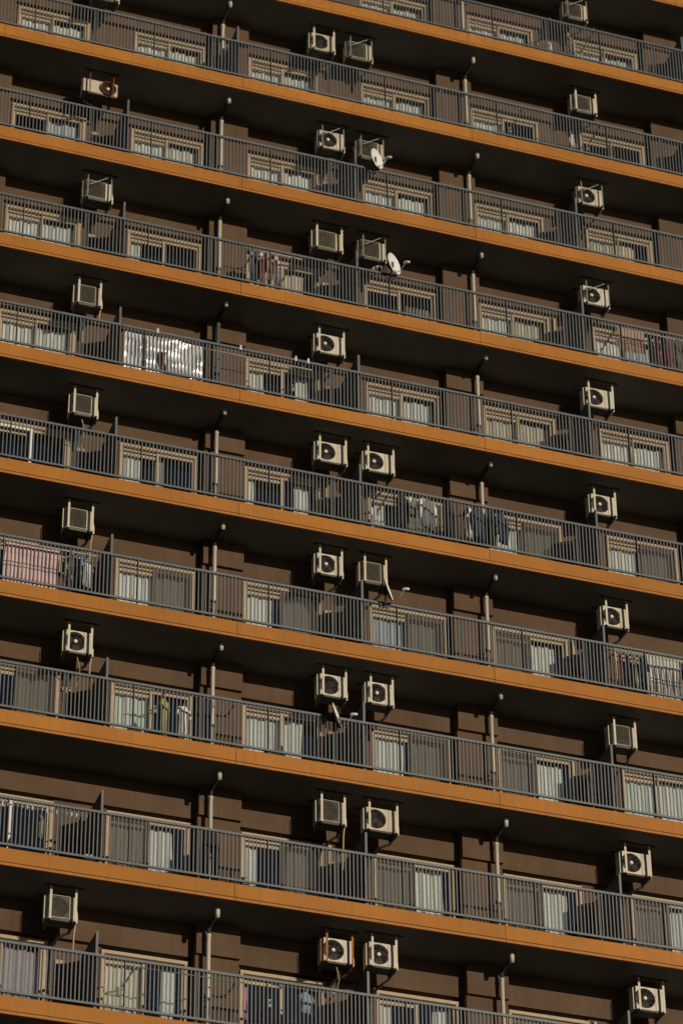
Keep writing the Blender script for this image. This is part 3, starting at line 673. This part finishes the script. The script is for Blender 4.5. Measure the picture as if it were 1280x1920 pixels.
for i, (x, mt, nm) in enumerate(((9.50, 'cloth_black', 'black'), (9.66, 'cloth_wine', 'wine red'), (9.88, 'cloth_pink', 'pink'), (10.12, 'cloth_khaki', 'khaki'), (10.32, 'cloth_grey', 'grey'))):
    shirt(2, x, 1.16, 0.20, 0.60+0.1*(i % 3), 0.43, mt if nm != 'pink' else 'cloth_wine', f'{nm if nm != "pink" else "dark plum"} shirt right of tan towel, seventh balcony from bottom', i % 2 == 0, 1.0, 20+i, None)
# round peg hanger folded on the rail (seventh balcony)
def peg_hanger(k, x, z, y, rad, label, seed, socks):
    t = thing('peg_hanger', (x, y, ZF(k)+z), label, 'clothes hanger', 'round peg hangers')
    m = MB()
    for q in (1.0, 0.62): m.tube([(x+math.cos(i*math.pi/12)*rad*q, y+math.sin(i*math.pi/12)*rad*q, z) for i in range(25)], 0.007, 5, False)
    for q in range(4): m.tube([(x, y, z+0.14), (x+math.cos(q*math.pi/2)*rad, y+math.sin(q*math.pi/2)*rad, z)], 0.004, 4)
    m.tube([(x, y, z+0.14), (x, y, z+0.22), (x+0.03, y, z+0.25)], 0.006, 5)
    obj('ring', m.mesh('ring', 'plastic_peg'), (0, 0, ZF(k)), t)
    r = random.Random(seed)
    for i in range(12):
        an = i*math.pi/6; px, py = x+math.cos(an)*rad, y+math.sin(an)*rad
        obj('peg', MB().box(px-0.008, px+0.008, py-0.006, py+0.006, z-0.06, z+0.012).mesh('peg', 'plastic_peg'), (0, 0, ZF(k)), t)
        if socks and i % 3 != 2:
            ms = ['cloth_black', 'cloth_white', 'cloth_khaki', 'cloth_black', 'cloth_grey', 'cloth_yellow'][r.randrange(6)]; h = r.uniform(0.28, 0.62)
            so = loft([(-h, 0.035, 0.02, 0.03), (-h+0.07, 0.042, 0.025, 0.012), (-h*0.5, 0.034, 0.022, 0), (-0.03, 0.03, 0.016, 0)], 10, 0.05, i)
            q = obj('sock', so.mesh('sock', ms, True), (px, py, ZF(k)+z-0.02), None)
            tag(q, f'small garment {["one", "two", "three", "four", "five", "six", "seven", "eight", "nine", "ten", "eleven", "twelve"][i]} on round peg hanger, pink quilt balcony', 'clothing', 'small garments on the round peg hanger')
            q['label'] = 'small garment clipped to the round peg hanger beside pink quilt'
    return t
peg_hanger(2, 3.10, 1.18, 0.12, 0.17, 'pale wire peg hanger below satellite dish, seventh balcony from bottom', 3, False)
# fourth balcony: pink quilt and washing, white sheet
sheet('pink_quilt', 5, -4.58, -3.52, 1.16, 0.06, 0.30, 'futon_pink', 'pink banded quilt hung at left, fourth balcony from bottom', 'quilt', 0.018, 4, 21, True, 50)
pole(5, -5.0, -2.75, 1.17, 0.34, 'laundry pole holding the pink quilt, fourth balcony from bottom')
sheet('red_white_cloth', 5, -5.1, -4.68, 1.2, 0.7, 0.36, 'cloth_red', 'red cloth left of pink quilt, fourth balcony from bottom', 'cloth', 0.02, 2, 25)
sheet('dark_cloth', 5, -3.62, -3.30, 0.80, 0.10, 0.50, 'cloth_brown', 'dark cloth behind the end of the pink quilt', 'cloth', 0.02, 3, 27)
peg_hanger(5, -3.22, 1.02, 0.42, 0.19, 'round peg hanger loaded with washing beside pink quilt', 8, True)
shirt(5, -2.93, 1.05, 0.22, 0.60, 0.40, 'cloth_white', 'white and blue shirt right of round peg hanger', False, 0.6, 31, 'cloth_skyblue')
sheet('blue_cloth', 5, -3.05, -2.98, 1.16, 1.02, 0.38, 'plastic_blue', 'small blue cloth above white shirt, fourth balcony', 'cloth', 0.01, 1, 33, False, 6)
sheet('white_sheet', 5, 8.86, 9.56, 1.25, 0.05, 0.42, 'sheet_white', 'white banded sheet, rightmost window, fourth balcony', 'sheet', 0.03, 4, 35)
pole(5, 7.95, 10.4, 1.26, 0.45, 'laundry pole holding the white sheet, fourth balcony from bottom')
sheet('navy_towel', 5, 9.60, 10.1, 1.22, 0.15, 0.42, 'cloth_navy', 'dark blue cloth right of white sheet, fourth balcony', 'cloth', 0.03, 4, 36)
for i, (x, mt, nm, h) in enumerate(((8.10, 'cloth_brown', 'brown', .9), (8.27, 'cloth_wine', 'wine red', .75), (8.43, 'cloth_black', 'black', .85), (8.58, 'cloth_khaki', 'khaki', .8), (8.74, 'cloth_navy', 'navy', .6))):
    shirt(5, x, 1.14, 0.20, h, 0.45, mt, f'{nm} shirt left of white sheet, fourth balcony from bottom', i % 2 == 0, 1.0, 40+i)
# fifth balcony: dark washing across the column
pole(4, 3.2, 6.1, 1.40, 0.5, 'laundry pole with dark clothes, fifth balcony from bottom')
for i, (kind, x, wd, h, mt, nm, tr) in enumerate((('s', 3.66, .26, .75, 'cloth_black', 'black', None), ('s', 3.86, .20, .45, 'cloth_grey', 'grey', 'cloth_white'), ('s', 4.20, .42, .70, 'cloth_grey', 'wide grey', 'cloth_white'),
        ('t', 4.68, .26, .86, 'cloth_black', 'black', None), ('t', 4.90, .22, .80, 'cloth_brown', 'brown', None), ('s', 5.10, .18, .74, 'cloth_white', 'white', 'cloth_black'),
        ('s', 5.34, .36, .72, 'cloth_navy', 'wide navy', None), ('t', 5.60, .24, .84, 'cloth_black', 'second black', None), ('s', 5.84, .24, .70, 'cloth_navy', 'narrow navy', None))):
    if kind == 's': shirt(4, x, 1.29, wd, h, 0.5, mt, f'{nm} shirt on long pole of dark washing, fifth balcony', i % 2 == 0, 0.5, 50+i, tr)
    else: trousers(4, x, 1.30, wd, h, 0.5, mt, f'{nm} trousers on long pole of dark washing, fifth balcony', 0.6, 60+i)
# third balcony
pole(6, -1.45, 0.35, 1.40, 0.62, 'pale laundry pole across the column, third balcony from bottom')
shirt(6, -1.25, 1.20, 0.18, 0.80, 0.62, 'cloth_yellow', 'yellow shirt on pole, third balcony from bottom', False, 0.7, 71)
shirt(6, -0.86, 1.10, 0.26, 0.72, 0.62, 'cloth_white', 'white lacy shirt on pole, third balcony from bottom', False, 0.5, 72)
sheet('dark_towel', 6, -0.62, -0.30, 1.36, 0.15, 0.60, 'cloth_black', 'black towel on pole left of column, third balcony', 'towel', 0.02, 3, 73)
# second balcony
pole(7, -4.75, -2.62, 1.17, 0.45, 'blue laundry pole lined with pegs, second balcony from bottom', 'pipe_grey')
for i in range(20):
    x = -4.5+i*0.093
    q = obj('clothes_peg', MB().box(-0.010, 0.010, -0.020, -0.015, -0.035, 0.03).box(-0.010, 0.010, 0.015, 0.020, -0.035, 0.03).box(-0.010, 0.010, -0.015, 0.015, 0.014, 0.024).mesh('clothes_peg', 'plastic_peg' if i % 3 else 'cloth_skyblue'), (x, 0.45, ZF(7)+1.17))
    tag(q, 'small peg clipped on blue laundry pole, second balcony from bottom', 'clothes peg', 'pegs on the blue pole')
shirt(7, -3.58, 1.08, 0.14, 0.52, 0.45, 'cloth_khaki', 'small khaki garment on blue pole, second balcony from bottom', False, 1.2, 75, 'cloth_skyblue')
trousers(7, -0.30, 1.30, 0.34, 1.0, 0.55, 'cloth_black', 'black trousers beside downpipe, second balcony from bottom', 0.2, 76)
t = thing('watering_can', (-0.16, 0.5, ZF(7)-0.09), 'small red watering can on floor, second balcony from bottom', 'watering can')
obj('body', MB().lathe([(0.0, 0.0), (0.085, 0.0), (0.095, 0.10), (0.085, 0.20), (0.05, 0.21)], (-0.16, 0.5, -0.09), (0, 0, 1), 16).mesh('body', 'plastic_red', True), (0, 0, ZF(7)), t)
obj('spout', MB().tube([(-0.08, 0.5, 0.0), (0.0, 0.5, 0.10), (0.05, 0.5, 0.17)], [0.02, 0.014, 0.018], 8).mesh('spout', 'plastic_red', True), (0, 0, ZF(7)), t)
obj('handle', MB().tube([(-0.25, 0.5, 0.02), (-0.31, 0.5, 0.14), (-0.22, 0.5, 0.27), (-0.14, 0.5, 0.12)], 0.010, 6).mesh('handle', 'plastic_red', True), (0, 0, ZF(7)), t)
for i, x in enumerate((-2.76, -2.67)):
    t = thing('slipper', (x, 0.16, ZF(7)-0.09), f'{("left", "right")[i]} cream slipper of pair stood against railing, second balcony', 'slipper', 'pair of slippers')
    obj('sole', loft([(0.0, 0.034, 0.016, x), (0.12, 0.045, 0.018, x), (0.24, 0.032, 0.012, x)], 12, 0, i).mesh('sole', 'cloth_white', True), (0, 0.17, ZF(7)-0.02), t)
    obj('strap', MB().tube([(x-0.045, 0.155, 0.14), (x, 0.125, 0.15), (x+0.045, 0.155, 0.14)], 0.014, 6).mesh('strap', 'curtain_cream', True), (0, 0, ZF(7)-0.02), t)
# bottom balcony
pole(8, -1.9, 0.4, 1.22, 0.55, 'laundry pole behind second window, bottom balcony', 'pipe_grey')
shirt(8, 1.58, 1.22, 0.26, 0.42, 0.6, 'cloth_skyblue', 'pale blue garment before third window, bottom balcony', False, 0.3, 81, 'cloth_grey')
pole(8, 0.9, 2.3, 1.30, 0.6, 'laundry pole before third window, bottom balcony', 'pipe_grey')
sheet('pink_cloth', 8, 0.50, 0.58, 1.40, 0.75, 1.02, 'cloth_pink', 'narrow pink cloth at left of third window, bottom balcony', 'cloth', 0.012, 1, 83, False, 6)
# top balconies: washing half seen
pole(0, 6.6, 8.9, 1.50, 0.5, 'pale laundry pole at right, ninth balcony from bottom')
shirt(0, 7.95, 1.02, 0.22, 0.40, 0.5, 'cloth_white', 'white garment between windows, ninth balcony from bottom', False, 0.6, 85, 'cloth_black')
pole(-1, 7.4, 8.9, 1.55, 0.5, 'laundry pole under right air conditioner, topmost balcony')
for i, (x, h) in enumerate(((7.55, .5), (8.05, .62))):
    shirt(-1, x, 1.20-0.4*(1-i), 0.18, h, 0.5, 'cloth_white' if i == 0 else 'cloth_khaki', ['white', 'khaki'][i]+' garment between windows, topmost balcony', False, 0.8, 87+i)
# plants in pots
def plant(k, x, y, h, label, seed):
    r = random.Random(seed); t = thing('potted_plant', (x, y, ZF(k)-0.09), label, 'potted plant', 'potted plants on balconies')
    obj('pot', MB().lathe([(0.0, 0.0), (0.075, 0.0), (0.10, 0.17), (0.11, 0.17), (0.11, 0.19), (0.085, 0.18), (0.0, 0.165)], (x, y, -0.09), (0, 0, 1), 16).mesh('pot', 'cloth_brown', True), (0, 0, ZF(k)), t)
    m = MB(); lf = MB()
    for q in range(7):
        an = r.uniform(0, 6.28); ln = r.uniform(0.5, 1.0)*h; ex, ey = x+math.cos(an)*ln*0.28, y+math.sin(an)*ln*0.2
        m.tube([(x, y, 0.07), ((x+ex)/2, (y+ey)/2, 0.07+ln*0.6), (ex, ey, 0.07+ln)], [0.006, 0.005, 0.002], 5)
        for j in range(12):
            t_ = r.uniform(0.3, 1); c0 = Vector((x+(ex-x)*t_, y+(ey-y)*t_, 0.07+ln*t_)); d1 = Vector((r.uniform(-1, 1), r.uniform(-1, 1), r.uniform(-.3, .6))).normalized()*r.uniform(.05, .09); d2 = d1.cross(Vector((0, 0, 1))).normalized()*0.018
            lf.quad(tuple(c0), tuple(c0+d1*0.5+d2), tuple(c0+d1), tuple(c0+d1*0.5-d2))
    obj('stem', m.mesh('stem', 'leaf_green'), (0, 0, ZF(k)), t); o = obj('leaf', lf.mesh('leaf', 'leaf_green'), (0, 0, ZF(k)), t); o['kind'] = 'stuff'
plant(7, 0.28, 0.75, 0.55, 'small potted plant beside column, second balcony from bottom', 2)
plant(6, 0.72, 0.35, 0.30, 'small potted plant before third window, third balcony from bottom', 4)
plant(3, 0.30, 0.60, 0.50, 'potted plant before column, sixth balcony from bottom', 6)
# small wall boxes and ducts in the corners by the dividers
db = MB().box(-0.09, 0.09, YL-0.06, YL, 1.42, 1.50).mesh('wall_box', 'beige_frame')
dd = MB().box(-0.03, 0.03, YL-0.05, YL, 1.20, 1.86).mesh('pipe_duct', 'beige_frame')
for k in SHOWN:
    if k < 1: continue
    for n, x in enumerate((-3.02, 2.30, 7.62)):
        if (k*3+n) % 4 != 1: part('wall_box', db, (x+0.05*((k*7+n) % 3), 0, ZF(k)))
        if (k*5+n) % 3 == 0: part('pipe_duct', dd, (x-0.02, 0, ZF(k)))

for o in bpy.data.objects:
    if 'w' in o: del o['w']
